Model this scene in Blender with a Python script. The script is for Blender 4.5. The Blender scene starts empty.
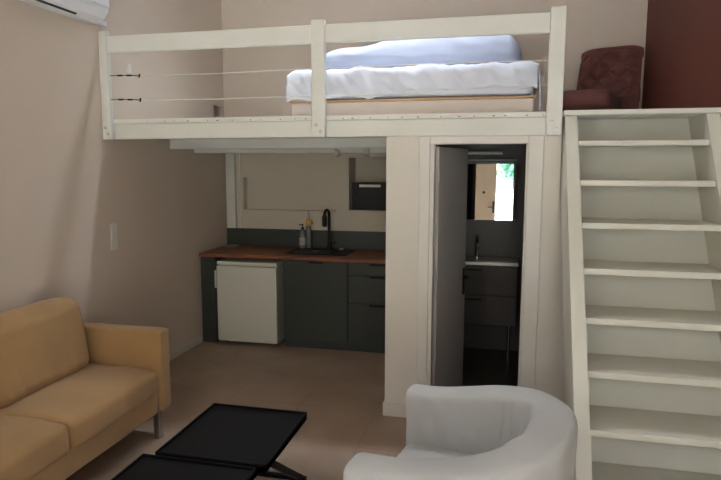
import bpy, bmesh, math, random
from mathutils import Vector, Matrix, noise
random.seed(4)
SC = bpy.context.scene
COL = SC.collection
V = Vector
PI = math.pi

# ------------------------------------------------------------------ materials
def new_mat(name):
    m = bpy.data.materials.new(name); m.use_nodes = True
    nt = m.node_tree; b = nt.nodes['Principled BSDF']
    return m, nt, b

def paint(name, col, rough=.6, var=.04, scale=3., bump=.0, bscale=60., metal=0., spec=.5, sheen=0., detail=3.):
    m, nt, b = new_mat(name)
    b.inputs['Roughness'].default_value = rough
    b.inputs['Metallic'].default_value = metal
    b.inputs['Specular IOR Level'].default_value = spec
    if sheen: b.inputs['Sheen Weight'].default_value = sheen
    tc = nt.nodes.new('ShaderNodeTexCoord')
    n = nt.nodes.new('ShaderNodeTexNoise'); n.inputs['Scale'].default_value = scale; n.inputs['Detail'].default_value = detail
    r = nt.nodes.new('ShaderNodeValToRGB')
    r.color_ramp.elements[0].position = .3; r.color_ramp.elements[1].position = .7
    r.color_ramp.elements[0].color = tuple(c * (1 - var) for c in col) + (1,)
    r.color_ramp.elements[1].color = tuple(min(1, c * (1 + var)) for c in col) + (1,)
    nt.links.new(tc.outputs['Object'], n.inputs['Vector'])
    nt.links.new(n.outputs['Fac'], r.inputs['Fac'])
    nt.links.new(r.outputs['Color'], b.inputs['Base Color'])
    if bump:
        n2 = nt.nodes.new('ShaderNodeTexNoise'); n2.inputs['Scale'].default_value = bscale; n2.inputs['Detail'].default_value = 4
        bp = nt.nodes.new('ShaderNodeBump'); bp.inputs['Strength'].default_value = bump; bp.inputs['Distance'].default_value = .01
        nt.links.new(tc.outputs['Object'], n2.inputs['Vector'])
        nt.links.new(n2.outputs['Fac'], bp.inputs['Height'])
        nt.links.new(bp.outputs['Normal'], b.inputs['Normal'])
    return m

M = {}
M['wall'] = paint('warm_white_wall', (.61, .515, .43), .8, .025, 1.2, .12, 25)
M['kwall'] = paint('kitchen_wall', (.60, .545, .445), .8, .02, 2, .1, 25)
M['front'] = paint('front_wall_paint', (.68, .64, .57), .7, .02, 2, .08, 30)
M['wood_white'] = paint('white_painted_wood', (.67, .665, .605), .45, .03, 4, .05, 40)
M['stair'] = paint('white_painted_stair', (.64, .625, .55), .5, .03, 3, .05, 30)
M['casing'] = paint('white_painted_casing', (.68, .65, .595), .5, .02, 3, .05, 30)
M['ceil'] = paint('ceiling_paint', (.68, .64, .58), .8, .02, 2)
M['red'] = paint('oxblood_wall', (.135, .032, .019), .65, .06, 2, .1, 25)
M['green'] = paint('grey_green_laminate', (.036, .044, .037), .45, .04, 3)
M['plinth'] = paint('plinth_green', (.034, .040, .035), .5, .04, 3)
M['fridge'] = paint('white_enamel', (.66, .66, .58), .3, .01, 2)
M['black'] = paint('black_plastic', (.008, .008, .009), .45, .1, 5, spec=.25)
M['table'] = paint('black_lacquered_steel', (.004, .004, .005), .45, .05, 5, spec=.15)
M['blackglass'] = paint('black_glass', (.008, .008, .010), .3, .05, 5, spec=.2)
M['chrome'] = paint('chrome', (.75, .75, .75), .15, .02, 4, metal=1)
M['steel'] = paint('brushed_steel', (.5, .49, .47), .35, .05, 30, metal=1)
M['silver'] = paint('silver_strip', (.62, .6, .55), .4, .02, 4)
M['sofa'] = paint('ochre_fabric', (.355, .208, .082), .9, .07, 5, .35, 260, sheen=.2)
M['slip'] = paint('white_slipcover', (.47, .47, .46), .9, .03, 4, .25, 180, sheen=.1)
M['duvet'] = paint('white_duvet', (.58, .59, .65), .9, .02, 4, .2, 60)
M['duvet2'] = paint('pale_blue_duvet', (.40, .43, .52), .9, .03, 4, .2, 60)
M['bedbase'] = paint('beige_bed_base', (.58, .49, .425), .85, .04, 3, .15, 120)
M['tan'] = paint('tan_piping', (.50, .30, .16), .8, .04, 8)
M['redchair'] = paint('oxblood_velvet', (.125, .032, .024), .7, .12, 8, .2, 60, sheen=.1)
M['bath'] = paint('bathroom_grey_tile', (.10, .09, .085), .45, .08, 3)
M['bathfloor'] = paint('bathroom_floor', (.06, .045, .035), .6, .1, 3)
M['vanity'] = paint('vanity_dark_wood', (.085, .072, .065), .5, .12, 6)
M['ceramic'] = paint('ceramic', (.7, .7, .68), .15, .01, 3)
M['door'] = paint('door_paint', (.50, .47, .455), .5, .02, 3)
M['edoor'] = paint('entrance_door_paint', (.62, .54, .43), .5, .02, 3)
M['ac'] = paint('aircon_plastic', (.76, .77, .80), .35, .01, 3)
M['switch'] = paint('switch_plastic', (.68, .66, .60), .3, .01, 3)
M['dish'] = paint('pale_stoneware', (.42, .41, .36), .4, .03, 6)
M['orange'] = paint('amber_plastic', (.65, .33, .05), .4, .04, 8)
M['soap'] = paint('frosted_bottle', (.20, .21, .22), .25, .15, 25)
M['label'] = paint('bottle_label', (.42, .42, .40), .5, .2, 40)
M['grass'] = paint('grass', (.10, .14, .05), .9, .3, 4)
M['bark'] = paint('bark', (.12, .09, .07), .9, .3, 10)
M['leaf'] = paint('leaf', (.03, .14, .07), .6, .4, 6)
M['terrace'] = paint('terrace', (.55, .53, .48), .8, .1, 3)

# mirror
m, nt, b = new_mat('mirror_glass'); b.inputs['Metallic'].default_value = 1; b.inputs['Roughness'].default_value = .02
b.inputs['Base Color'].default_value = (.9, .9, .9, 1); M['mirror'] = m
# clear glass
m, nt, b = new_mat('clear_glass')
tr = nt.nodes.new('ShaderNodeBsdfTransparent'); gl = nt.nodes.new('ShaderNodeBsdfGlossy'); gl.inputs['Roughness'].default_value = .02
mx = nt.nodes.new('ShaderNodeMixShader'); mx.inputs[0].default_value = .05
nt.links.new(tr.outputs[0], mx.inputs[1]); nt.links.new(gl.outputs[0], mx.inputs[2])
nt.links.new(mx.outputs[0], nt.nodes['Material Output'].inputs['Surface']); M['glass'] = m
# worktop: streaked red-brown wood
def wood(name, c1, c2, rough, sc):
    m, nt, b = new_mat(name); b.inputs['Roughness'].default_value = rough
    tc = nt.nodes.new('ShaderNodeTexCoord'); mp = nt.nodes.new('ShaderNodeMapping'); mp.inputs['Scale'].default_value = sc
    n = nt.nodes.new('ShaderNodeTexNoise'); n.inputs['Scale'].default_value = 4; n.inputs['Detail'].default_value = 6
    r = nt.nodes.new('ShaderNodeValToRGB'); r.color_ramp.elements[0].position = .35; r.color_ramp.elements[1].position = .65
    r.color_ramp.elements[0].color = c1 + (1,); r.color_ramp.elements[1].color = c2 + (1,)
    nt.links.new(tc.outputs['Object'], mp.inputs[0]); nt.links.new(mp.outputs[0], n.inputs['Vector'])
    nt.links.new(n.outputs['Fac'], r.inputs['Fac']); nt.links.new(r.outputs['Color'], b.inputs['Base Color'])
    return m
M['worktop'] = wood('oiled_wood_worktop', (.17, .055, .022), (.30, .11, .045), .45, (1, 9, 9))
# floor: large faint tiles of warm concrete
def floor_mat():
    m, nt, b = new_mat('warm_concrete_floor'); b.inputs['Roughness'].default_value = .5
    tc = nt.nodes.new('ShaderNodeTexCoord')
    n = nt.nodes.new('ShaderNodeTexNoise'); n.inputs['Scale'].default_value = 2.2; n.inputs['Detail'].default_value = 7
    r = nt.nodes.new('ShaderNodeValToRGB'); r.color_ramp.elements[0].position = .3; r.color_ramp.elements[1].position = .72
    r.color_ramp.elements[0].color = (.33, .235, .17, 1); r.color_ramp.elements[1].color = (.43, .32, .24, 1)
    br = nt.nodes.new('ShaderNodeTexBrick'); br.offset = 0
    br.inputs['Color1'].default_value = (1, 1, 1, 1); br.inputs['Color2'].default_value = (.96, .96, .96, 1); br.inputs['Mortar'].default_value = (.82, .80, .78, 1)
    br.inputs['Scale'].default_value = 1; br.inputs['Mortar Size'].default_value = .004
    br.inputs['Brick Width'].default_value = .6; br.inputs['Row Height'].default_value = .6
    mix = nt.nodes.new('ShaderNodeMixRGB'); mix.blend_type = 'MULTIPLY'; mix.inputs[0].default_value = 1
    nt.links.new(tc.outputs['Object'], n.inputs['Vector']); nt.links.new(tc.outputs['Object'], br.inputs['Vector'])
    nt.links.new(n.outputs['Fac'], r.inputs['Fac'])
    nt.links.new(r.outputs['Color'], mix.inputs[1]); nt.links.new(br.outputs['Color'], mix.inputs[2])
    nt.links.new(mix.outputs[0], b.inputs['Base Color'])
    return m
M['floor'] = floor_mat()

# ------------------------------------------------------------------ mesh helpers
def box(bm, x0, x1, y0, y1, z0, z1, bev=0, seg=2):
    r = bmesh.ops.create_cube(bm, size=1)
    vs = r['verts']
    for v in vs:
        v.co = V((x0 + (v.co.x + .5) * (x1 - x0), y0 + (v.co.y + .5) * (y1 - y0), z0 + (v.co.z + .5) * (z1 - z0)))
    if bev:
        es = set()
        for v in vs: es.update(v.link_edges)
        bmesh.ops.bevel(bm, geom=list(es), offset=bev, segments=seg, affect='EDGES', profile=.5)
    return bm

def cyl(bm, p, q, r0, r1=None, seg=16, cap=True):
    p = V(p); q = V(q); r1 = r0 if r1 is None else r1
    d = q - p; rot = d.to_track_quat('Z', 'Y').to_matrix().to_4x4()
    mat = Matrix.Translation((p + q) / 2) @ rot
    bmesh.ops.create_cone(bm, cap_ends=cap, segments=seg, radius1=r0, radius2=r1, depth=d.length, matrix=mat)
    return bm

def tube(bm, pts, r, seg=10):
    pts = [V(p) for p in pts]; rs = r if isinstance(r, (list, tuple)) else [r] * len(pts)
    rings = []
    up = None
    for i, p in enumerate(pts):
        t = (pts[min(i + 1, len(pts) - 1)] - pts[max(i - 1, 0)]).normalized()
        if up is None: up = t.orthogonal().normalized()
        a = (up - t * up.dot(t)).normalized(); up = a
        b = t.cross(a)
        rings.append([bm.verts.new(p + (a * math.cos(2 * PI * k / seg) + b * math.sin(2 * PI * k / seg)) * rs[i]) for k in range(seg)])
    for i in range(len(rings) - 1):
        for k in range(seg):
            bm.faces.new((rings[i][k], rings[i][(k + 1) % seg], rings[i + 1][(k + 1) % seg], rings[i + 1][k]))
    bm.faces.new(rings[0][::-1]); bm.faces.new(rings[-1])
    return bm

def lathe(bm, c, prof, seg=24):
    c = V(c); rings = []
    for r, z in prof:
        rings.append([bm.verts.new(c + V((max(r, 1e-4) * math.cos(2 * PI * k / seg), max(r, 1e-4) * math.sin(2 * PI * k / seg), z))) for k in range(seg)])
    for i in range(len(rings) - 1):
        for k in range(seg):
            bm.faces.new((rings[i][k], rings[i][(k + 1) % seg], rings[i + 1][(k + 1) % seg], rings[i + 1][k]))
    bm.faces.new(rings[0][::-1]); bm.faces.new(rings[-1])
    return bm

def prism_x(bm, poly, x0, x1):            # poly of (y, z)
    a = [bm.verts.new((x0, y, z)) for y, z in poly]; b = [bm.verts.new((x1, y, z)) for y, z in poly]
    n = len(poly)
    bm.faces.new(a); bm.faces.new(b[::-1])
    for i in range(n): bm.faces.new((a[i], b[i], b[(i + 1) % n], a[(i + 1) % n]))
    return bm

def gridmesh(bm, nu, nv, f, closed_u=False, closed_v=False):
    g = [[bm.verts.new(f(i / (nu if closed_u else nu - 1), j / (nv if closed_v else nv - 1))) for j in range(nv)] for i in range(nu)]
    for i in range(nu if closed_u else nu - 1):
        for j in range(nv if closed_v else nv - 1):
            bm.faces.new((g[i][j], g[(i + 1) % nu][j], g[(i + 1) % nu][(j + 1) % nv], g[i][(j + 1) % nv]))
    return g

def obj(name, bm, mat, parent=None, smooth=False, **props):
    bmesh.ops.recalc_face_normals(bm, faces=bm.faces)
    me = bpy.data.meshes.new(name)
    vs = [v.co for v in bm.verts]
    o = bpy.data.objects.new(name, me)
    if parent is None:
        lo = V((min(v.x for v in vs), min(v.y for v in vs), min(v.z for v in vs))); hi = V((max(v.x for v in vs), max(v.y for v in vs), 0))
        org = V(((lo.x + hi.x) / 2, (lo.y + hi.y) / 2, lo.z))
        bmesh.ops.translate(bm, verts=bm.verts, vec=-org); o.location = org
    else:
        w = V((0, 0, 0)); p = parent
        while p: w += p.location; p = p.parent
        if not parent.get('local'):
            bmesh.ops.translate(bm, verts=bm.verts, vec=-w)
        o.parent = parent
    bm.to_mesh(me); bm.free()
    me.materials.append(mat if not isinstance(mat, str) else M[mat])
    if smooth:
        me.polygons.foreach_set('use_smooth', [True] * len(me.polygons))
        if smooth is not True:
            me.set_sharp_from_angle(angle=math.radians(smooth))
    COL.objects.link(o)
    for k, v in props.items(): o[k] = v
    return o

def thing(name, loc, label, cat, group=None, rotz=0):
    o = bpy.data.objects.new(name, None); o.location = loc; o.rotation_euler = (0, 0, rotz)
    o.empty_display_size = .1
    COL.objects.link(o); o['label'] = label; o['category'] = cat
    if group: o['group'] = group
    return o
def one(name, bm, mat, label, cat, group=None, smooth=False):
    o = obj(name, bm, mat, None, smooth); o['label'] = label; o['category'] = cat
    if group: o['group'] = group
    return o
def struct(name, bm, mat, parent=None, smooth=False):
    o = obj(name, bm, mat, parent, smooth)
    if parent is None: o['kind'] = 'structure'
    return o
B = bmesh.new
def soft(bm, x0, x1, y0, y1, z0, z1, r, n=10, puff=0., amp=.0, fr=4., seed=0., puffz=0.):
    """rounded, slightly inflated cushion box with creases"""
    c = V(((x0 + x1) / 2, (y0 + y1) / 2, (z0 + z1) / 2)); h = V(((x1 - x0) / 2, (y1 - y0) / 2, (z1 - z0) / 2))
    tmp = bmesh.new(); bmesh.ops.create_cube(tmp, size=2)
    bmesh.ops.subdivide_edges(tmp, edges=tmp.edges[:], cuts=n * 2, use_grid_fill=True)
    vm = {}
    for v in tmp.verts:
        p = v.co.copy()
        q = V([math.copysign(abs(p[i]) ** .75, p[i]) for i in range(3)])
        w = V((q.x * h.x, q.y * h.y, q.z * h.z))
        inner = V([max(-(h[i] - r), min(h[i] - r, w[i])) for i in range(3)])
        dd = w - inner
        if dd.length > 1e-9: dd = dd.normalized() * min(r, dd.length if max(abs(dd.x), abs(dd.y), abs(dd.z)) < r * .999 else r)
        w = inner + dd
        s = V((w.x / h.x, w.y / h.y, w.z / h.z))
        w.x += puff * math.copysign(1, s.x) * abs(s.x) ** 3 * (1 - s.y ** 2) * (1 - s.z ** 2)
        w.y += puff * math.copysign(1, s.y) * abs(s.y) ** 3 * (1 - s.x ** 2) * (1 - s.z ** 2)
        w.z += puffz * math.copysign(1, s.z) * abs(s.z) ** 3 * (1 - s.x ** 2) * (1 - s.y ** 2)
        if amp:
            k = noise.noise_vector(w * fr + V((seed, seed * 2, 0))) * amp
            w += k
        vm[v.index] = bm.verts.new(c + w)
    for f in tmp.faces: bm.faces.new([vm[v.index] for v in f.verts])
    tmp.free()
    return bm

# ------------------------------------------------------------------ main dimensions (metres)
LW = 0.018; RW = 4.40; YB = 2.095; YR = -5.6; ZC = 4.05
ZBB = 2.08; ZFT = 2.234; ZK = 2.12
XP = 2.282          # left edge of the pier
# floor
bm = B(); box(bm, -.2, 4.6, YR - .2, 2.3, -.12, 0); struct('floor', bm, 'floor')
# left wall with small recess near the back corner of the loft
bm = B(); n0, n1, nz0, nz1 = 1.845, 2.06, 2.40, 2.53
box(bm, -.2, LW, YR - .2, n0, 0, ZC); box(bm, -.2, LW, n1, 2.3, 0, ZC)
box(bm, -.2, LW, n0, n1, 0, nz0); box(bm, -.2, LW, n0, n1, nz1, ZC); box(bm, -.2, -.15, n0, n1, nz0, nz1)
struct('wall_left', bm, 'wall')
# back wall, with shallow kitchen niche and microwave niche
bm = B(); yb0, yb1 = YB, YB + .35
xs = [-.2, .235, 1.33, 1.477, 2.05, 4.6]
def wall_cells(bm, cells):
    for c in cells: box(bm, *c)
NZ0, NZ1 = 1.375, 1.742; MZ0, MZ1 = 1.39, 1.962
wall_cells(bm, [(-.2, .235, yb0, yb1, 0, ZK), (.235, 1.33, yb0, yb1, 0, NZ0), (.235, 1.33, yb0, yb1, NZ1, ZK), (.235, 1.33, yb0 + .10, yb1, NZ0, NZ1),
    (1.33, 1.477, yb0, yb1, 0, ZK), (1.477, 2.05, yb0, yb1, 0, MZ0), (1.477, 2.05, yb0, yb1, MZ1, ZK), (1.477, 2.05, yb0 + .30, yb1, MZ0, MZ1),
    (2.05, 4.6, yb0, yb1, 0, ZK)])
struct('wall_back', bm, 'kwall')
bm = B(); box(bm, -.2, 4.6, YB, YB + .35, ZK, ZC); struct('wall_back_upper', bm, 'wall')
# right wall: painted below, oxblood above the loft
bm = B(); box(bm, RW, RW + .2, YR - .2, 2.3, 0, ZFT); struct('wall_right', bm, 'front')
bm = B(); box(bm, RW, RW + .2, YR - .2, 2.3, ZFT, ZC); struct('wall_right_upper', bm, 'red')
# rear wall with french door opening and window
DX0, DX1, DZ = 3.03, 3.98, 2.12
LX0 = 2.10
WX0, WX1, WZ0, WZ1 = .40, 1.80, 1.35, 3.20
TX0, TX1, TZ0, TZ1 = 2.15, 3.93, 2.32, 3.30
bm = B()
wall_cells(bm, [(-.2, WX0, YR - .2, YR, 0, ZC), (WX0, WX1, YR - .2, YR, 0, WZ0), (WX0, WX1, YR - .2, YR, WZ1, ZC), (WX1, LX0, YR - .2, YR, 0, ZC),
    (LX0, DX1, YR - .2, YR, DZ, TZ0), (LX0, DX1, YR - .2, YR, TZ1, ZC), (LX0, TX0, YR - .2, YR, TZ0, TZ1), (TX1, DX1, YR - .2, YR, TZ0, TZ1), (DX1, 4.6, YR - .2, YR, 0, ZC)])
struct('wall_rear', bm, 'wall')
# ceiling with skylight opening
SX0, SX1, SY0, SY1 = .9, 3.0, .30, .60
bm = B()
wall_cells(bm, [(-.2, SX0, YR - .2, 2.45, ZC, ZC + .15), (SX1, 4.6, YR - .2, 2.45, ZC, ZC + .15), (SX0, SX1, YR - .2, SY0, ZC, ZC + .15), (SX0, SX1, SY1, 2.45, ZC, ZC + .15)])
struct('ceiling', bm, 'ceil')
def window(name, x0, x1, y0, y1, z0, z1, axis):
    w = .05
    bm = B()
    if axis == 'z':
        box(bm, x0, x0 + w, y0, y1, z0, z1); box(bm, x1 - w, x1, y0, y1, z0, z1); box(bm, x0 + w, x1 - w, y0, y0 + w, z0, z1); box(bm, x0 + w, x1 - w, y1 - w, y1, z0, z1)
    else:
        xm = (x0 + x1) / 2
        for a, b_ in ((x0, x0 + w), (x1 - w, x1), (xm - w / 2, xm + w / 2)): box(bm, a, b_, y0, y1, z0, z1)
        box(bm, x0, x1, y0, y1, z0, z0 + w); box(bm, x0, x1, y0, y1, z1 - w, z1)
    o = struct(name, bm, 'wood_white')
    g = B()
    if axis == 'z': box(g, x0 + w, x1 - w, y0 + w, y1 - w, (z0 + z1) / 2, (z0 + z1) / 2 + .006)
    else: box(g, x0 + w, x1 - w, (y0 + y1) / 2, (y0 + y1) / 2 + .006, z0 + w, z1 - w)
    obj('glass_pane', g, 'glass', o)
    return o
window('window_1', SX0, SX1, SY0, SY1, ZC + .03, ZC + .09, 'z')
window('window_2', WX0, WX1, YR - .14, YR - .08, WZ0, WZ1, 'y')
window('window_3', TX0, TX1, YR - .14, YR - .08, TZ0, TZ1, 'y')
# entrance door leaf beside the open half
bm = B(); box(bm, LX0, DX0, YR - .12, YR - .07, .01, DZ, .003)
d2 = struct('door_2', bm, 'edoor')
hb = B(); cyl(hb, (2.98, YR - .07, .99), (2.98, YR - .01, .99), .012); box(hb, 2.955, 3.005, YR - .07, YR - .06, .86, 1.12, .004); cyl(hb, (2.98, YR - .015, .99), (2.86, YR - .015, .99), .010)
obj('door_handle', hb, 'black', d2)
hb = B(); cyl(hb, (2.765, YR - .07, 1.31), (2.765, YR - .045, 1.31), .03); obj('lock', hb, 'black', d2)

# loft deck, its beams and the kitchen ceiling below it
bm = B(); box(bm, 0, 3.475, .0905, YB, ZK, 2.19); struct('ceiling_kitchen', bm, 'ceil')
bm = B(); box(bm, 0, RW, -.015, YB, 2.199, ZFT, .004); box(bm, 3.475, RW, -.075, -.010, 2.203, ZFT, .003)
deck = struct('floor_loft', bm, 'wood_white')
bm = B()
for i in range(26):
    x = .4 + i * .118 + random.uniform(-.03, .03)
    box(bm, x, x + random.choice((.006, .01, .016)), -.0158, -.014, 2.209, 2.2145)
nl = obj('nail_heads', bm, 'black', deck); nl['label'] = 'small dark nail heads along the deck edge'; nl['kind'] = 'stuff'
bm = B(); box(bm, 0, 3.475, 0, .09, ZBB, 2.199, .004); struct('trim_1', bm, 'wood_white')
bm = B(); box(bm, 0, XP + .1, .92, 1.0, 2.03, ZK, .003); struct('trim_2', bm, 'wood_white')
bm = B(); box(bm, 0, XP + .1, 1.385, 1.44, 2.0, ZK, .003); struct('trim_3', bm, 'wood_white')
# pier + partition between kitchen and bathroom, wall right of the door
DXa, DXb, DH = 2.597, 3.262, 2.023
bm = B(); box(bm, XP, DXa, 0.0, .10, 0, ZBB); box(bm, XP, XP + .08, .10, YB, 0, ZK); struct('wall_partition', bm, 'front')
bm = B(); box(bm, DXb, 3.475, 0.0, .10, 0, ZBB); box(bm, DXa, DXb, 0.0, .10, DH, ZBB); box(bm, 3.395, 3.475, .1, YB, 0, ZK); box(bm, 3.475, RW, 0.0, .10, 0, 1.66); box(bm, 3.475, RW, .46, .54, 0, 2.199); struct('wall_front', bm, 'front')
# bathroom linings
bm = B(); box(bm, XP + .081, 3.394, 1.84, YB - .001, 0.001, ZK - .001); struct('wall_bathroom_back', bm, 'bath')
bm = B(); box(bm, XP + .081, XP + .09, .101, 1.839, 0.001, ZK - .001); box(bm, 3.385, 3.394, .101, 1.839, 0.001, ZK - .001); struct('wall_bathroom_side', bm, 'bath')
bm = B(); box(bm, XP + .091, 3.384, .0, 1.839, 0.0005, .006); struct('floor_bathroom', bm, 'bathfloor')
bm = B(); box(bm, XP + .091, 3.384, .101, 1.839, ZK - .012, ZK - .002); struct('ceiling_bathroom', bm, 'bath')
# baseboards
def base(name, *b): bm = B(); box(bm, *b, .004); struct(name, bm, 'front')
base('baseboard_left', .018, .032, YR, 1.41, 0, .09)
base('baseboard_front', XP - .014, DXa - .075, -.014, 0, 0, .105)
base('baseboard_partition', XP - .012, XP, .0, 1.40, 0, .105)
base('baseboard_front_right', DXb + .09, 3.472, -.012, 0, 0, .105)
# door casing
def tr(name, *b, mat='wood_white', bev=.004): bm = B(); box(bm, *b, bev); return struct(name, bm, mat)
tr('trim_4', DXa - .075, DXa, -.016, 0, 0, DH + .055, mat='casing')
tr('trim_5', DXb, DXb + .10, -.016, 0, 0, DH + .055, mat='casing')
tr('trim_6', DXa, DXb, -.016, 0, DH, DH + .055, mat='casing')
tr('trim_7', DXa, DXa + .028, .0, .115, .006, DH, mat='casing', bev=.002)
tr('trim_8', DXb - .012, DXb, .0, .10, .006, DH, mat='casing', bev=.002)
# thin bead lines on the right casing
tr('trim_9', DXb + .014, DXb + .018, -.0185, -.014, 0, DH + .0, bev=0)
# white boxed pipe in kitchen corner
tr('trim_10', .045, .150, YB - .05, YB, 1.163, ZK, mat='wood_white')
tr('trim_11', .19, .205, YB - .012, YB, 1.163, ZK, mat='wood_white', bev=.002)

# bathroom door: leaf hinged on left, opened inward
L = .665; ang = math.radians(75)
dr = bpy.data.objects.new('door_1', None); dr.location = (DXa + .032, .118, .012); dr.rotation_euler = (0, 0, ang); COL.objects.link(dr); dr['kind'] = 'structure'; dr['local'] = 1
bm = B(); box(bm, 0, L, -.02, .02, 0, DH - .025, .002); obj('door_leaf', bm, 'door', dr)
bm = B()
for s in (-1, 1):
    box(bm, L - .07, L - .035, s * .020, s * .027, .80, 1.02, .002)
    cyl(bm, (L - .052, s * .025, .95), (L - .052, s * .06, .95), .009); cyl(bm, (L - .052, s * .058, .95), (L - .17, s * .058, .95), .009)
obj('door_handle', bm, 'black', dr)
for z in (.25, 1.0, 1.75):
    bm = B(); cyl(bm, (-.004, -.022, z), (-.004, -.022, z + .08), .007); obj('hinge', bm, 'steel', dr)
del dr['local']

# ------------------------------------------------------------------ bathroom things
t = thing('washbasin_cabinet', (3.03, 1.72, .33), 'dark two-drawer washbasin cabinet with chrome legs seen through the bathroom doorway', 'cabinet')
VX0, VX1, VY0, VY1 = 2.74, 3.27, 1.50, 1.838
bm = B(); box(bm, VX0, VX1, VY0 + .02, VY1, .345, .93, .003); obj('body', bm, 'vanity', t)
for z0, z1 in ((.35, .635), (.645, .925)):
    bm = B(); box(bm, VX0, VX1, VY0, VY0 + .019, z0, z1, .003); dd = obj('drawer', bm, 'vanity', t)
    bm = B(); box(bm, VX0 + .03, VX0 + .20, VY0 - .016, VY0, z1 - .045, z1 - .03, .002); obj('handle', bm, 'black', dd)
for x in (VX0 + .03, VX1 - .06):
    for y in (VY0 + .03, VY1 - .04):
        bm = B(); cyl(bm, (x, y, .006), (x, y, .345), .014); obj('leg', bm, 'chrome', t)
bm = B(); box(bm, VX0 - .01, VX1 + .01, VY0 - .02, VY1, .931, .968, .006); bb = obj('basin', bm, 'steel', t)
bm = B(); box(bm, VX0 + .2, VX1 - .08, VY0 + .03, VY0 + .15, .9685, .9700, 0); obj('bowl', bm, 'ceramic', bb)
bm = B(); fx, fy = 2.885, 1.70
tube(bm, [(fx, fy, .968), (fx, fy, 1.08), (fx, fy - .02, 1.15), (fx, fy - .06, 1.17), (fx, fy - .11, 1.13)], [.022, .018, .016, .015, .012], 12)
cyl(bm, (fx, fy, 1.1), (fx, fy, 1.19), .012)
o = one('basin_tap', bm, 'chrome', 'chrome tap standing on the bathroom washbasin', 'tap', smooth=40)
MY = 1.70
t = thing('mirror_cabinet', (3.02, 1.86, 1.33), 'mirror cabinet on the bathroom wall reflecting bright garden light', 'mirror')
bm = B(); box(bm, 2.72, 3.245, MY + .006, 1.839, 1.345, 1.925, .003); obj('cabinet_body', bm, 'bath', t)
bm = B(); box(bm, 2.725, 3.240, MY, MY + .005, 1.350, 1.895, .0); obj('mirror_door', bm, 'mirror', t)
bm = B(); box(bm, 2.72, 3.245, MY - .03, MY + .02, 1.926, 1.940, .003); obj('top_shelf', bm, 'door', t)
bm = B(); cyl(bm, (2.75, MY - .03, 2.0), (3.10, MY - .03, 2.0), .016); box(bm, 2.88, 2.98, MY - .03, 1.839, 1.985, 2.01)
one('mirror_lamp', bm, 'silver', 'slim unlit tube lamp above the bathroom mirror', 'lamp', smooth=40)

# ------------------------------------------------------------------ kitchen
KY = 1.413; CT = .962
tk = .038
bm = B(); box(bm, .021, XP - .003, KY - .012, YB - .001, CT - tk, CT, .004)
one('worktop', bm, 'worktop', 'long reddish-brown wooden kitchen worktop above the fridge and green cabinets', 'worktop')
bm = B(); box(bm, .024, XP - .003, YB - .022, YB - .001, CT + .001, 1.16, .002)
one('splashback', bm, 'green', 'dark grey-green splashback panel standing behind the worktop', 'splashback')
t = thing('end_panel', (.1, 1.7, 0), 'narrow dark green cabinet panel between left wall and fridge', 'cabinet')
bm = B(); box(bm, .034, .19, KY, KY + .02, 0.0, CT - tk - .001, .002); obj('front_panel', bm, 'green', t)
bm = B(); box(bm, .175, .193, KY + .021, YB - .03, 0.0, CT - tk - .001, .001); obj('side_panel', bm, 'plinth', t)
# fridge
t = thing('fridge', (.55, 1.72, 0), 'white under-counter fridge standing below the left end of the worktop', 'fridge')
FX0, FX1, FZ = .222, .885, .885
bm = B(); box(bm, FX0 + .006, FX1 - .006, KY + .035, YB - .08, .03, FZ - .04, .006); obj('body', bm, 'fridge', t)
bm = B(); box(bm, FX0, FX1 + .003, KY - .012, YB - .08, FZ - .038, FZ, .008, 3); obj('top', bm, 'fridge', t)
bm = B(); box(bm, FX0, FX1, KY - .022, KY + .033, .035, FZ - .046, .010, 3); dd = obj('door', bm, 'fridge', t)
bm = B(); box(bm, FX0 - .018, FX0 + .004, KY - .034, KY + .01, .60, .79, .006, 3); obj('handle', bm, 'fridge', dd)
for x in (FX0 + .05, FX1 - .05):
    bm = B(); cyl(bm, (x, KY + .08, 0), (x, KY + .08, .032), .02); obj('foot', bm, 'black', t)
# cabinet with door
def handle(x0, x1, z, par):
    bm = B(); box(bm, x0, x1, KY - .018, KY - .0005, z - .014, z - .001, .002); box(bm, x0, x1, KY - .019, KY - .016, z - .022, z - .001, .001)
    obj('handle', bm, 'black', par)
t = thing('cabinet', (1.29, 1.74, .09), 'dark green kitchen cabinet with one wide door under the sink', 'cabinet')
bm = B(); box(bm, .955, 1.634, KY + .021, YB - .03, .09, CT - tk - .001, .002); obj('body', bm, 'plinth', t)
bm = B(); box(bm, .957, 1.632, KY, KY + .019, .092, CT - tk - .004, .002); dd = obj('door', bm, 'green', t)
handle(1.235, 1.385, CT - tk - .006, dd)
t = thing('cabinet', (1.95, 1.74, .09), 'dark green three-drawer cabinet right of the wide door, beside the white pier', 'cabinet')
bm = B(); box(bm, 1.638, XP - .014, KY + .021, YB - .03, .09, CT - tk - .001, .002); obj('body', bm, 'plinth', t)
for z0, z1 in ((.092, .508), (.512, .793), (.797, CT - tk - .004)):
    bm = B(); box(bm, 1.640, XP - .016, KY, KY + .019, z0, z1, .002); dd = obj('drawer', bm, 'green', t); handle(1.86, 2.06, z1 - .001, dd)
bm = B(); box(bm, .955, XP - .014, KY + .05, KY + .065, 0, .089, .001)
one('plinth', bm, 'plinth', 'dark green toe-kick board below the door and drawers', 'plinth')
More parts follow.
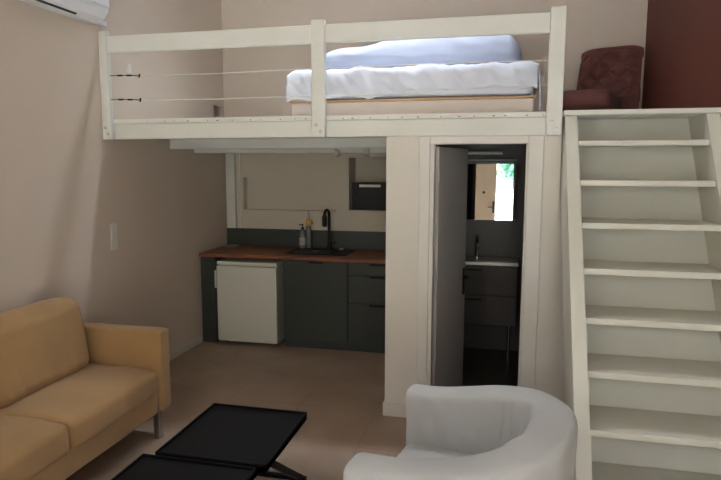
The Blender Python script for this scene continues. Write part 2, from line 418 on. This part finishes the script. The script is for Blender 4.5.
# sink
t = thing('kitchen_sink', (1.25, 1.8, CT), 'black drop-in sink set into the wooden worktop', 'sink')
bm = B(); sx0, sx1, sy0, sy1 = .93, 1.58, 1.56, 2.0
for b_ in ((sx0, sx1, sy0, sy0 + .03), (sx0, sx1, sy1 - .06, sy1), (sx0, sx0 + .03, sy0 + .03, sy1 - .06), (sx1 - .2, sx1, sy0 + .03, sy1 - .06)):
    box(bm, *b_, CT + .0005, CT + .010, .002)
obj('rim', bm, 'black', t)
bm = B(); box(bm, sx0 + .03, sx1 - .2, sy0 + .03, sy1 - .06, CT + .0002, CT + .003); obj('bowl', bm, 'blackglass', t)
bm = B(); lathe(bm, (1.18, 1.78, CT + .0035), [(.0, 0), (.035, 0), (.035, .004), (.0, .004)]); obj('drain', bm, 'steel', t)
bm = B(); lathe(bm, (1.43, 1.95, CT + .010), [(.0, 0), (.028, 0), (.026, .012), (.0, .014)]); obj('knob', bm, 'steel', t)
# tap
t = thing('kitchen_tap', (1.285, 1.97, CT + .01), 'tall matt black kitchen tap with pull-out spout behind the sink', 'tap')
bm = B(); lathe(bm, (1.285, 1.97, CT + .0108), [(.03, 0), (.028, .02), (.018, .05), (.015, .10)]); obj('base', bm, 'black', t, 40)
bm = B(); pts = [(1.285, 1.97, CT + .10)]
for k in range(13):
    a = PI * k / 12; pts.append((1.285 - .010 * (1 - math.cos(a)), 1.97 - .055 * (1 - math.cos(a)), 1.345 + .055 * math.sin(a)))
tube(bm, pts, .017, 12); obj('spout', bm, 'black', t, 40)
bm = B(); tube(bm, [(1.265, 1.86, 1.348), (1.265, 1.86, 1.33), (1.265, 1.86, 1.24), (1.265, 1.86, 1.225)], [.019, .027, .027, .02], 14); obj('spray_head', bm, 'black', t, 40)
bm = B(); cyl(bm, (1.30, 1.97, CT + .06), (1.37, 1.97, CT + .09), .008); obj('lever', bm, 'black', t)
# bottles
t = thing('soap_bottle', (.985, 1.955, CT + .01), 'grey pump soap bottle with black cap beside the black tap', 'bottle')
bm = B(); lathe(bm, (.985, 1.955, CT + .0105), [(.036, 0), (.038, .01), (.038, .15), (.030, .18), (.014, .195), (.014, .205)]); bo = obj('body', bm, 'soap', t, 40)
bm = B(); lathe(bm, (.985, 1.955, CT + .045), [(.0386, 0), (.0386, .085)]); obj('label_band', bm, 'label', bo, 40)
bm = B(); lathe(bm, (.985, 1.955, CT + .215), [(.016, 0), (.016, .025), (.006, .028), (.006, .05), (.012, .052), (.012, .06)]); box(bm, .945, .99, 1.948, 1.962, CT + .265, CT + .275, .002); obj('pump', bm, 'black', t, 40)
t = thing('spray_bottle', (1.03, 2.02, CT), 'slim bottle with amber collar and white nozzle behind the soap bottle', 'bottle')
bm = B(); lathe(bm, (1.03, 2.025, CT + .0005), [(.030, 0), (.032, .01), (.032, .20), (.022, .245), (.014, .255)]); obj('body', bm, 'soap', t, 40)
bm = B(); lathe(bm, (1.03, 2.025, CT + .256), [(.022, 0), (.025, .01), (.025, .05), (.016, .075)]); box(bm, 1.03, 1.075, 2.015, 2.035, CT + .27, CT + .31, .004); obj('collar', bm, 'orange', t, 40)
bm = B(); lathe(bm, (1.02, 2.025, CT + .332), [(.010, 0), (.013, .01), (.013, .075), (.008, .085)]); obj('nozzle', bm, 'switch', t, 40)
bm = B(); lathe(bm, (.14, 1.93, CT + .0005), [(.05, 0), (.08, .004), (.095, .016), (.09, .016), (.07, .007), (.0, .006)])
one('saucer', bm, 'dish', 'small pale saucer on the left end of the worktop', 'dish', smooth=40)
# microwave
t = thing('microwave', (1.76, 2.24, MZ0), 'black microwave with silver handle strip inside the square wall niche', 'microwave')
bm = B(); box(bm, 1.505, 2.02, YB + .012, YB + .29, MZ0 + .006, 1.695, .004); obj('body', bm, 'black', t)
bm = B(); box(bm, 1.56, 2.015, YB + .0, YB + .011, MZ0 + .02, 1.688, .002); dd = obj('door', bm, 'blackglass', t)
bm = B(); box(bm, 1.595, 1.83, YB - .012, YB - .0005, 1.645, 1.672, .002); obj('handle', bm, 'silver', dd)
bm = B(); box(bm, 1.60, 1.98, YB - .002, YB - .0003, 1.44, 1.62, .0); obj('window', bm, 'black', dd)
# small white spot lamps under the kitchen beam
for x, lab, yaw in ((1.565, 'small white ceiling spotlight left of the microwave niche, tilted', .5), (1.86, 'small white ceiling spotlight above the microwave niche', -.1)):
    t = thing('spotlight', (x, 1.28, 1.99), lab, 'lamp', 'spotlights on the kitchen ceiling')
    bm = B(); lathe(bm, (x, 1.28, ZK - .03), [(.03, 0), (.032, .01), (.032, .0295)]); cyl(bm, (x, 1.28, ZK - .03), (x, 1.28, ZK - .095), .008); obj('mount', bm, 'switch', t, 40)
    bm = B(); d_ = V((math.sin(yaw) * .06, -.02, -.05)); c = V((x, 1.28, ZK - .118)); cyl(bm, c - d_ * .6, c + d_ * .6, .020, .027, 20); obj('lamp_head', bm, 'switch', t, 40)

# ------------------------------------------------------------------ railing
t = thing('railing', (1.74, -.02, ZBB), 'white painted wooden railing with steel cables along the loft edge', 'railing')
zpt = 2.896
PX = [(.019, .0905), (1.742, 1.841), (3.368, 3.465)]
for i, (a, b_) in enumerate(PX):
    top = zpt if i else 2.905
    bm = B(); box(bm, a, b_, -.062, -.0165, ZBB - .004, top, .004); po = obj('post', bm, 'wood_white', t)
    for (u, z) in ((.35, 2.165), (.68, 2.118)):
        bm = B(); x = a + (b_ - a) * u; lathe(bm, (0, 0, 0), [(.012, 0), (.012, .004), (.006, .0045), (.006, .007)], 14)
        bmesh.ops.rotate(bm, verts=bm.verts, matrix=Matrix.Rotation(PI / 2, 3, 'X')); bmesh.ops.translate(bm, verts=bm.verts, vec=(x, -.062, z))
        obj('bolt', bm, 'steel', po)
for (a, b_) in ((PX[0][1], PX[1][0]), (PX[1][1], PX[2][0])):
    bm = B(); box(bm, a - .02 if a < 1 else a + .0005, b_ - .0005, -.055, -.018, 2.737, 2.862, .004); obj('top_rail', bm, 'wood_white', t)
for z, zz in ((2.566, 2.563), (2.383, 2.372)):
    bm = B(); tube(bm, [(.36, -.038, z - .008), (1.0, -.038, (z + zz) / 2 - .010), (1.735, -.038, zz), (2.5, -.038, zz + .004), (3.37, -.038, zz + (.0 if z > 2.5 else .03))], .0035, 8)
    ca = obj('cable', bm, 'silver', t, 40)
    bm = B(); cyl(bm, (.088, -.038, z), (.16, -.038, z), .003, seg=8); cyl(bm, (.16, -.038, z), (.20, -.038, z), .007, seg=8); cyl(bm, (.20, -.038, z), (.24, -.038, z - .002), .003, seg=8)
    cyl(bm, (.24, -.038, z - .002), (.28, -.038, z - .003), .007, seg=8); cyl(bm, (.28, -.038, z - .003), (.36, -.038, z - .008), .0035, seg=8); cyl(bm, (.345, -.038, z - .022), (.352, -.038, z + .008), .006, seg=8)
    obj('turnbuckle', bm, 'black' if z > 2 else 'steel', ca)
bm = B()
pts = []
for k in range(15): a = 2 * PI * k / 14; pts.append((3.345 + .014 * math.cos(a), -.038, 2.566 + .016 * math.sin(a)))
tube(bm, pts, .004, 8); tube(bm, [(3.345, -.038, 2.55), (3.352, -.038, 2.49), (3.342, -.038, 2.42), (3.35, -.038, 2.405)], .003, 8)
obj('end_eyelet', bm, 'steel', t, 40)

# ------------------------------------------------------------------ staircase
t = thing('staircase', (3.93, -.8, 0), 'steep white wooden staircase with closed back leading up to the loft', 'staircase')
y0, z0, g, h = -.184, 2.034, .1667, .247
slope = g / h
def ny(z): return y0 + (z - z0) * slope
for a, b_ in ((3.480, 3.555), (4.312, 4.385)):
    bm = B(); zt = 2.198
    prism_x(bm, [(ny(0) - .02, 0), (ny(0) + .40, 0), (ny(zt) + .40, zt), (ny(zt) - .02, zt)], a, b_)
    obj('stringer', bm, 'stair', t)
for i in range(9):
    z = z0 - i * h; y = y0 - i * g
    if z < .03: break
    bm = B(); box(bm, 3.5555, 4.3115, y, y + .335, z - .034, z, .003); obj('tread', bm, 'stair', t)
bm = B(); prism_x(bm, [(ny(0) + .345, 0), (ny(0) + .37, 0), (ny(2.198) + .37, 2.198), (ny(2.198) + .345, 2.198)], 3.5555, 4.3115)
obj('back_panel', bm, 'stair', t)

# ------------------------------------------------------------------ fittings on left wall
t = thing('light_switch', (.0, .01, 1.19), 'tall white three-gang light switch on left wall right of the sofa', 'switch')
bm = B(); box(bm, .0185, .028, -.03, .05, 1.185, 1.405, .003); obj('plate', bm, 'switch', t)
for k in range(3):
    bm = B(); box(bm, .0282, .0325, -.018, .038, 1.197 + k * .068, 1.253 + k * .068, .003); obj('rocker', bm, 'switch', t)
bm = B(); box(bm, .0185, .030, .265, .34, 2.64, 2.72, .004); box(bm, .030, .038, .285, .32, 2.655, 2.705, .003)
one('wall_socket', bm, 'switch', 'small white square socket on left wall above the loft deck', 'socket')
# air conditioner
t = thing('air_conditioner', (.1, -.8, 2.90), 'white split air conditioner high on the left wall, cut by the frame top', 'air conditioner')
def prism_y(bm, poly, y0_, y1_):
    a = [bm.verts.new((x, y0_, z)) for x, z in poly]; b_ = [bm.verts.new((x, y1_, z)) for x, z in poly]
    n = len(poly); bm.faces.new(a); bm.faces.new(b_[::-1])
    for i in range(n): bm.faces.new((a[i], b_[i], b_[(i + 1) % n], a[(i + 1) % n]))
AY0, AY1 = -1.15, -.18
bm = B(); prism_y(bm, [(.019, 2.93), (.10, 2.925), (.17, 2.955), (.205, 3.0), (.21, 3.20), (.019, 3.20)], AY0, AY1); obj('body', bm, 'ac', t)
bm = B(); box(bm, .206, .222, AY0 + .005, AY1 - .005, 3.03, 3.195, .004); obj('front_panel', bm, 'ac', t)
bm = B(); prism_y(bm, [(.146, 2.936), (.178, 2.952), (.176, 2.958), (.144, 2.942)], AY0 + .06, AY1 - .26); obj('air_flap', bm, 'ac', t)
bm = B(); prism_y(bm, [(.124, 2.928), (.140, 2.935), (.136, 2.942), (.122, 2.934)], AY0 + .06, AY1 - .26); obj('outlet_slot', bm, 'black', t)
bm = B(); box(bm, .019, .06, AY1 + .001, .0, 2.945, 2.985, .006); obj('pipe_cover', bm, 'ac', t)

# ------------------------------------------------------------------ bed on the loft
bm = B(); box(bm, 1.455, 3.30, .30, 1.68, ZFT + .0, 2.362, .012, 3)
t = thing('bed_base', (2.38, 1.0, ZFT), 'beige upholstered bed base with tan edge standing on the loft deck', 'bed')
obj('base', bm, 'bedbase', t)
bm = B(); box(bm, 1.45, 3.305, .292, 1.685, 2.3625, 2.378, .006, 3); obj('tan_edge', bm, 'tan', t)
bm = B(); soft(bm, 1.47, 3.29, .30, 1.67, 2.386, 2.56, .04, 14, .0, .005, 5, 1.)
one('mattress', bm, 'duvet', 'sheeted white mattress lying on the beige bed base', 'mattress', smooth=True)
# white duvet draped over the mattress
bm = B()
def hem(x):
    s = (x - 1.45) / 1.86
    z = 2.418 + .012 * math.sin(x * 7) + .01 * math.sin(x * 17 + 1)
    if s > .42: z += .05 * min(1, (s - .42) / .1)
    return z
def dv(u, v):
    x = 1.435 + 1.885 * u
    hx = hem(x); L1 = 1.1; R_ = .05; L2 = 2.59 - hx
    s = v * (L1 + R_ * 1.57 + L2)
    if s < L1: p = V((x, .33 + L1 - s, 2.605))
    elif s < L1 + R_ * 1.57:
        a = (s - L1) / R_; p = V((x, .33 - R_ * math.sin(a), 2.605 - R_ + R_ * math.cos(a)))
    else: p = V((x, .28 - .015 * math.sin(3 * (s - L1)), 2.605 - R_ - (s - L1 - R_ * 1.57)))
    e = min(u, 1 - u)
    if e < .03: p.z -= .02 * (1 - e / .03) ** 2
    n = noise.noise_vector(V((p.x * 6, p.y * 4, p.z * 8))) * .024 + noise.noise_vector(V((p.x * 16 + p.z * 12, p.y * 6, p.z * 7 + 5))) * .015
    p.y += n.x - .004; p.z += n.y * .8
    return p
gridmesh(bm, 150, 70, dv)
# right side drape
def ds(u, v):
    y = .29 + .85 * u; zb = 2.60 - (.335 - .30 * min(1, u * 4.0)) ** 1 * v if u < .25 else 2.60 - .04 * v - .08 * v
    x = 3.315 + .03 * math.sin(v * 1.6) + .012 * math.sin(y * 25) * v - (.02 * v if u < .1 else 0)
    return V((x, y, zb))
gridmesh(bm, 40, 14, ds)
o = one('duvet', bm, 'duvet', 'crumpled white duvet draped over the front of the mattress', 'duvet', smooth=True)
sm = o.modifiers.new('s', 'SOLIDIFY'); sm.thickness = .012; sm.offset = 1
bm = B()
soft(bm, 1.56, 3.25, .78, 1.60, 2.69, 2.935, .10, 22, .02, .035, 3.2, 3., puffz=.02)
for v in bm.verts:
    k = noise.noise_vector(V((v.co.x * 5 + v.co.z * 9, v.co.y * 5, v.co.z * 7))) * .018; v.co += k
    if v.co.x < 2.3: v.co.z -= (2.3 - v.co.x) * .11 * max(0, v.co.z - 2.66) / .27
    if v.co.x > 2.9: v.co.x -= max(0, v.co.z - 2.66) * .28 * ((v.co.x - 2.9) / .32)
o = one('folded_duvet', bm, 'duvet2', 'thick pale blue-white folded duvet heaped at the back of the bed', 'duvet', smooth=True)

# ------------------------------------------------------------------ tufted slipper chair on the loft
t = thing('slipper_chair', (3.96, 1.55, ZFT), 'dark red button-tufted slipper chair in the back corner of the loft', 'chair', rotz=0)
rz = math.radians(-20)
def rot(bm, c, a): bmesh.ops.rotate(bm, verts=bm.verts, cent=c, matrix=Matrix.Rotation(a, 3, 'Z')); return bm
cc = (3.96, 1.55, 0)
bm = B(); soft(bm, 3.60, 4.08, 1.22, 1.74, 2.36, 2.525, .05, 10, .012, .003, 4, 2, puffz=.012); rot(bm, cc, rz); obj('seat', bm, 'redchair', t, True)
bm = B(); box(bm, 3.62, 4.10, 1.25, 1.80, 2.28, 2.365, .01); rot(bm, cc, rz); obj('seat_frame', bm, 'redchair', t)
def tuft(u, v):
    # u across, v from bottom front up over the rolled top and down the back
    xx = (u - .5) * .56
    if v < .72:
        q = v / .72; z = 2.50 + q * .42; y = 1.735 + q * .13
        nrm = V((0, -1, .3)).normalized()
        a = u * 6; b2 = q * 5
        d1 = abs(math.sin(PI * (a + b2) / 2)) ; d2_ = abs(math.sin(PI * (a - b2) / 2))
        puff = .045 * (min(d1, d2_) ** .45)
        edge = min(1, min(u, 1 - u) * 9) * min(1, q * 8 + .15)
        p = V((xx * (1 - .05 * q), y, z)) + nrm * puff * edge
    else:
        q = (v - .72) / .28; a = q * PI * 1.25
        p = V((xx * .96, 1.905 - .04 * math.cos(a), 2.935 + .05 * math.sin(a)))
    if v > .6: p.z -= .035 * abs(2 * u - 1) ** 5
    p.x += 3.915; return p
bm = B(); gridmesh(bm, 56, 90, tuft)
o = None
box(bm, 3.915 - .27, 3.915 + .27, 1.79, 1.87, 2.45, 2.60, .02)
prism_x(bm, [(1.735, 2.28), (1.82, 2.28), (1.92, 2.88), (1.87, 2.90)], 3.915 - .262, 3.915 + .262)
bmesh.ops.rotate(bm, verts=bm.verts, cent=cc, matrix=Matrix.Rotation(rz, 3, 'Z')); bmesh.ops.translate(bm, verts=bm.verts, vec=(.035, -.0, 0))
obj('backrest', bm, 'redchair', t, 60)
for x, y in ((3.71, 1.28), (4.12, 1.28), (3.75, 1.78), (4.16, 1.78)):
    bm = B(); cyl(bm, (x, y, ZFT), (x, y, 2.285), .016, .02); rot(bm, cc, rz); obj('leg', bm, 'black', t)

# ------------------------------------------------------------------ sofa
t = thing('sofa', (.45, -1.6, 0), 'ochre yellow fabric two-seat sofa with metal legs against the left wall', 'sofa')
SF = .85
def softbox(name, b_, r, n, puff, amp, fr, seed, pz=0, par=t, fn=None, mat='sofa'):
    bm = B(); soft(bm, *b_, r, n, puff, amp, fr, seed, pz)
    if fn:
        for v in bm.verts: fn(v)
    return obj(name, bm, mat, par, True)
for ya, yb_ in ((-.72, -.60), (-2.58, -2.46)):
    softbox('armrest', (.05, SF, ya, yb_, .19, .755), .018, 10, .003, .0025, 5, ya)
softbox('frame', (.05, SF - .025, -2.458, -.722, .185, .345), .012, 12, 0, .004, 4, 5)
softbox('back_frame', (.04, .20, -2.458, -.722, .34, .80), .03, 10, 0, .003, 4, 6)
def seatfn(v):
    if v.co.x > .6: v.co.z -= .35 * (v.co.x - .6) ** 2
softbox('seat_cushion', (.20, SF - .012, -1.585, -.724, .338, .505), .035, 16, .010, .005, 4, 7, .018, fn=seatfn)
softbox('seat_cushion', (.20, SF - .012, -2.456, -1.589, .338, .505), .035, 16, .010, .005, 4, 8, .018, fn=seatfn)
def backfn(v):
    v.co.x += (.90 - v.co.z) * .18
    # gathered creases radiating from the lower edge
    if v.co.x > .3 and v.co.z < .75:
        k = (.75 - v.co.z) / .3
        v.co.x += .010 * k * noise.noise(V((v.co.y * 22 + v.co.z * 6, v.co.z * 3, 1)))
softbox('back_cushion', (.13, .33, -1.60, -.785, .50, .99), .085, 20, .022, .008, 4, 9, .02, fn=backfn)
softbox('back_cushion', (.13, .33, -2.455, -1.61, .50, .985), .085, 20, .022, .008, 4, 10, .02, fn=backfn)
for x, y in ((.805, -.712), (.805, -2.47), (.12, -.665), (.12, -2.5)):
    bm = B(); box(bm, x - .022, x + .022, y - .022, y + .022, 0, .20, .003); obj('leg', bm, 'steel', t)

t.location.x += .02; t.location.y -= .01
# ------------------------------------------------------------------ coffee table
t = thing('coffee_table', (1.7, -1.69, 0), 'black metal coffee table with two tray tops on slanted crossed legs', 'table')
def tray(x0, x1, ya, yb_, z, par):
    bm = B(); box(bm, x0, x1, ya, yb_, z - .045, z - .012, .002)
    w = .010
    for b_ in ((x0, x0 + w, ya, yb_), (x1 - w, x1, ya, yb_), (x0, x1, ya, ya + w), (x0, x1, yb_ - w, yb_)):
        box(bm, *b_, z - .045, z, .002)
    return obj('tray_top', bm, 'table', par)
tray(1.437, 2.025, -1.715, -1.080, .452, t)
tray(1.375, 1.985, -2.33, -1.722, .440, t)
for x in (1.50, 1.955):
    for s in (-1, 1):
        bm = B(); yc = -1.685
        p = V((x, yc + s * .10, .405)); q = V((x, yc + s * .65, .012)); d_ = (q - p).normalized(); n_ = V((0, -d_.z, d_.y)) * .017
        prism_x(bm, [((p + n_).y, (p + n_).z), ((q + n_).y, (q + n_).z), ((q - n_).y, (q - n_).z), ((p - n_).y, (p - n_).z)], x - .012 + s * .014, x + .012 + s * .014)
        obj('leg', bm, 'table', t)
for s in (-1, 1):
    bm = B(); box(bm, 1.47, 2.0, -1.685 + s * .65 - .016, -1.685 + s * .65 + .016, .0, .022, .003); obj('foot_bar', bm, 'table', t)

# ------------------------------------------------------------------ slipcovered tub armchair (faces -x)
AC = V((2.985, -1.60, 0)); AR = math.radians(-11)
t = thing('armchair', AC, 'white slipcovered rounded tub armchair in front of the stairs', 'armchair', rotz=AR)
t['local'] = 1
HW = .385; R_ = .355; XF = -.40; XA = .0   # half width, corner radius of centre line
path = []
n1, n2 = 16, 40
for i in range(n1): path.append(V((XF + (XA - XF) * i / n1, HW, 0)))
for i in range(n2 + 1):
    a = PI / 2 - PI * i / n2
    path.append(V((XA + .325 * max(0, math.cos(a)) ** .9, HW * math.copysign(abs(math.sin(a)) ** .9, math.sin(a)), 0)))
for i in range(n1): path.append(V((XA - (XA - XF) * (i + 1) / n1, -HW, 0)))
NP = len(path)
sec = []
def section(zt, w):
    pts = []
    pts.append((w * .55, .03)); pts.append((w * .58, .20)); pts.append((w * .62, .40))
    for k in range(9):
        a = PI * k / 8; pts.append((w * .64 * math.copysign(abs(math.cos(a)) ** .55, math.cos(a)), zt - w * .50 + w * .50 * math.sin(a) ** .6))
    pts.append((-w * .62, .52)); pts.append((-w * .60, .42)); pts.append((-w * .55, .25)); pts.append((-w * .5, .03))
    return pts
NS = len(section(.7, .1))
def chair_f(i, j, shrink=0., fwd=0.):
    p = path[i]; tng = (path[min(i + 1, NP - 1)] - path[max(i - 1, 0)]).normalized(); nrm = V((-tng.y, tng.x, 0))
    # nrm points outward on +y side
    s = i / (NP - 1); back = math.sin(PI * s) ** 2
    zt = .69 + .11 * back - .05 * (lambda q: q * q * (3 - 2 * q))(max(0, min(1, (s - .5) / .48))); w = .150 + .015 * back
    r, z = section(zt, w)[j]
    c = V((0, 0, zt * .5))
    if shrink: r *= (1 - shrink); z = c.z + (z - c.z) * (1 - shrink * .18)
    flare = .05 * back * max(0, (z - .3))
    q = p + nrm * (r + flare) + V((0, 0, z)) - tng * fwd * (1 if i == 0 else -1 if i == NP - 1 else 0)
    a = .010 if z > .1 else .004
    k = noise.noise_vector(V((q.x * 4, q.y * 4, q.z * 3))) * a
    # fabric folds running down the inside
    fold = (noise.noise(V((s * 24 + z * 9, z * 1.5, 2))) * .075 + noise.noise(V((s * 60 - z * 6, z * 3, 7))) * .024) * (1 if r < 0 else .3) * (.4 + back)
    fold *= max(.12, min(1, (zt - z) / .16))
    q += k + nrm * fold
    return q
bm = B()
rings = []
for sh, fw in ((.5, .034), (.10, .030), (.03, .016)): rings.append([bm.verts.new(chair_f(0, j, sh, fw)) for j in range(NS)])
for i in range(NP): rings.append([bm.verts.new(chair_f(i, j)) for j in range(NS)])
for sh, fw in ((.03, .016), (.10, .030), (.5, .034)): rings.append([bm.verts.new(chair_f(NP - 1, j, sh, fw)) for j in range(NS)])
for i in range(len(rings) - 1):
    for j in range(NS): bm.faces.new((rings[i][j], rings[i + 1][j], rings[i + 1][(j + 1) % NS], rings[i][(j + 1) % NS]))
bm.faces.new(rings[0]); bm.faces.new(rings[-1][::-1])
o = obj('slipcover_shell', bm, 'slip', t, True); ms = o.modifiers.new('s', 'SUBSURF'); ms.levels = 1; ms.render_levels = 2
bm = B(); soft(bm, XF + .0, .30, -.29, .29, .05, .34, .03, 8, 0, .003, 4, 2); obj('seat_base', bm, 'slip', t, True)
bm = B(); soft(bm, XF - .01, .31, -.285, .285, .325, .425, .04, 14, .01, .006, 5, 3, .02)
obj('seat_cushion', bm, 'slip', t, True)
for x, y in ((XF + .04, .36), (XF + .04, -.36), (.22, .25), (.22, -.25)):
    bm = B(); cyl(bm, (x, y, 0), (x, y, .05), .018, .022); obj('leg', bm, 'black', t)
del t['local']

# ------------------------------------------------------------------ outside the rear door
bm = B(); box(bm, -20, 25, -40, YR - .21, -.25, -.15); o = obj('ground_outside', bm, 'terrace'); o['kind'] = 'structure'
def tree(x, y, hgt, lab, seed):
    random.seed(seed)
    t = thing('garden_tree', (x, y, -.15), lab, 'tree', 'garden trees outside the open door')
    bm = B(); tube(bm, [(x, y, -.15), (x + .1, y, hgt * .3), (x - .05, y, hgt * .55), (x + .2, y, hgt * .8)], [.07, .06, .04, .02], 10)
    for k in range(7):
        a = random.uniform(0, 6.28); z = hgt * random.uniform(.35, .7); l = random.uniform(.3, .7)
        tube(bm, [(x, y, z), (x + l * .5 * math.cos(a), y + l * .5 * math.sin(a), z + .25), (x + l * math.cos(a), y + l * math.sin(a), z + .4)], [.025, .016, .008], 6)
    obj('trunk', bm, 'bark', t, 60)
    bm = B()
    for k in range(300):
        d_ = V((random.gauss(0, 1), random.gauss(0, 1), random.gauss(0, 1))).normalized() * random.uniform(.2, .62)
        c = V((x, y, hgt * .72)) + V((d_.x, d_.y, d_.z * .75))
        u = V((random.gauss(0, 1), random.gauss(0, 1), random.gauss(0, 1))).normalized(); w = u.orthogonal().normalized() * .06; u *= .10
        bm.faces.new([bm.verts.new(c - u), bm.verts.new(c + w), bm.verts.new(c + u), bm.verts.new(c - w)])
    obj('foliage', bm, 'leaf', t)
tree(3.55, -10.5, 2.5, 'leafy green garden tree reflected in the bathroom mirror', 3)

# ------------------------------------------------------------------ light
w = bpy.data.worlds.new('World'); SC.world = w; w.use_nodes = True; nt = w.node_tree
bg = nt.nodes['Background']
tc = nt.nodes.new('ShaderNodeTexCoord'); sx = nt.nodes.new('ShaderNodeSeparateXYZ'); rp = nt.nodes.new('ShaderNodeValToRGB')
rp.color_ramp.elements[0].position = .0; rp.color_ramp.elements[0].color = (.98, .90, .72, 1)
rp.color_ramp.elements[1].position = .6; rp.color_ramp.elements[1].color = (.74, .84, 1.0, 1)
nt.links.new(tc.outputs['Generated'], sx.inputs[0]); nt.links.new(sx.outputs['Z'], rp.inputs['Fac']); nt.links.new(rp.outputs['Color'], bg.inputs['Color'])
e2_ = rp.color_ramp.elements.new(.92); e2_.color = (11.5, 12.6, 14., 1)
bg.inputs['Strength'].default_value = 3.0
def portal(name, loc, rot_, sx_, sy_):
    l = bpy.data.lights.new(name, 'AREA'); l.shape = 'RECTANGLE'; l.size = sx_; l.size_y = sy_; l.cycles.is_portal = True
    o = bpy.data.objects.new(name, l); o.location = loc; o.rotation_euler = rot_; COL.objects.link(o)
portal('skylight_daylight', ((SX0 + SX1) / 2, (SY0 + SY1) / 2, ZC + .12), (0, 0, 0), SX1 - SX0, SY1 - SY0)
portal('door_daylight', ((DX0 + DX1) / 2, YR - .18, DZ / 2), (PI / 2, 0, 0), DX1 - DX0, DZ)
portal('window_daylight', ((WX0 + WX1) / 2, YR - .18, (WZ0 + WZ1) / 2), (PI / 2, 0, 0), WX1 - WX0, WZ1 - WZ0)

portal('transom_daylight', ((TX0 + TX1) / 2, YR - .18, (TZ0 + TZ1) / 2), (PI / 2, 0, 0), TX1 - TX0, TZ1 - TZ0)

# ------------------------------------------------------------------ camera
F, CX, CY, CZ = 592.2355, 3.0693, -4.2178, 1.8671
yaw, pitch, roll = .2276, -.1234, .0017
cy, sy = math.cos(yaw), math.sin(yaw)
fwd = V((-sy * math.cos(pitch), cy * math.cos(pitch), math.sin(pitch))); r = V((cy, sy, 0)); u = r.cross(fwd)
r2 = r * math.cos(roll) + u * math.sin(roll); u2 = -r * math.sin(roll) + u * math.cos(roll)
cam = bpy.data.cameras.new('camera'); co = bpy.data.objects.new('camera', cam); COL.objects.link(co)
mt = Matrix((r2, u2, -fwd)).transposed().to_4x4(); mt.translation = V((CX, CY, CZ)); co.matrix_world = mt
cam.sensor_fit = 'HORIZONTAL'; cam.sensor_width = 36; cam.lens = F / 721 * 36; cam.clip_start = .02; cam.clip_end = 200
SC.camera = co
SC.view_settings.view_transform = 'Standard'; SC.view_settings.look = 'None'; SC.view_settings.gamma = 1; SC.view_settings.use_curve_mapping = False
SC.view_settings.exposure = .78
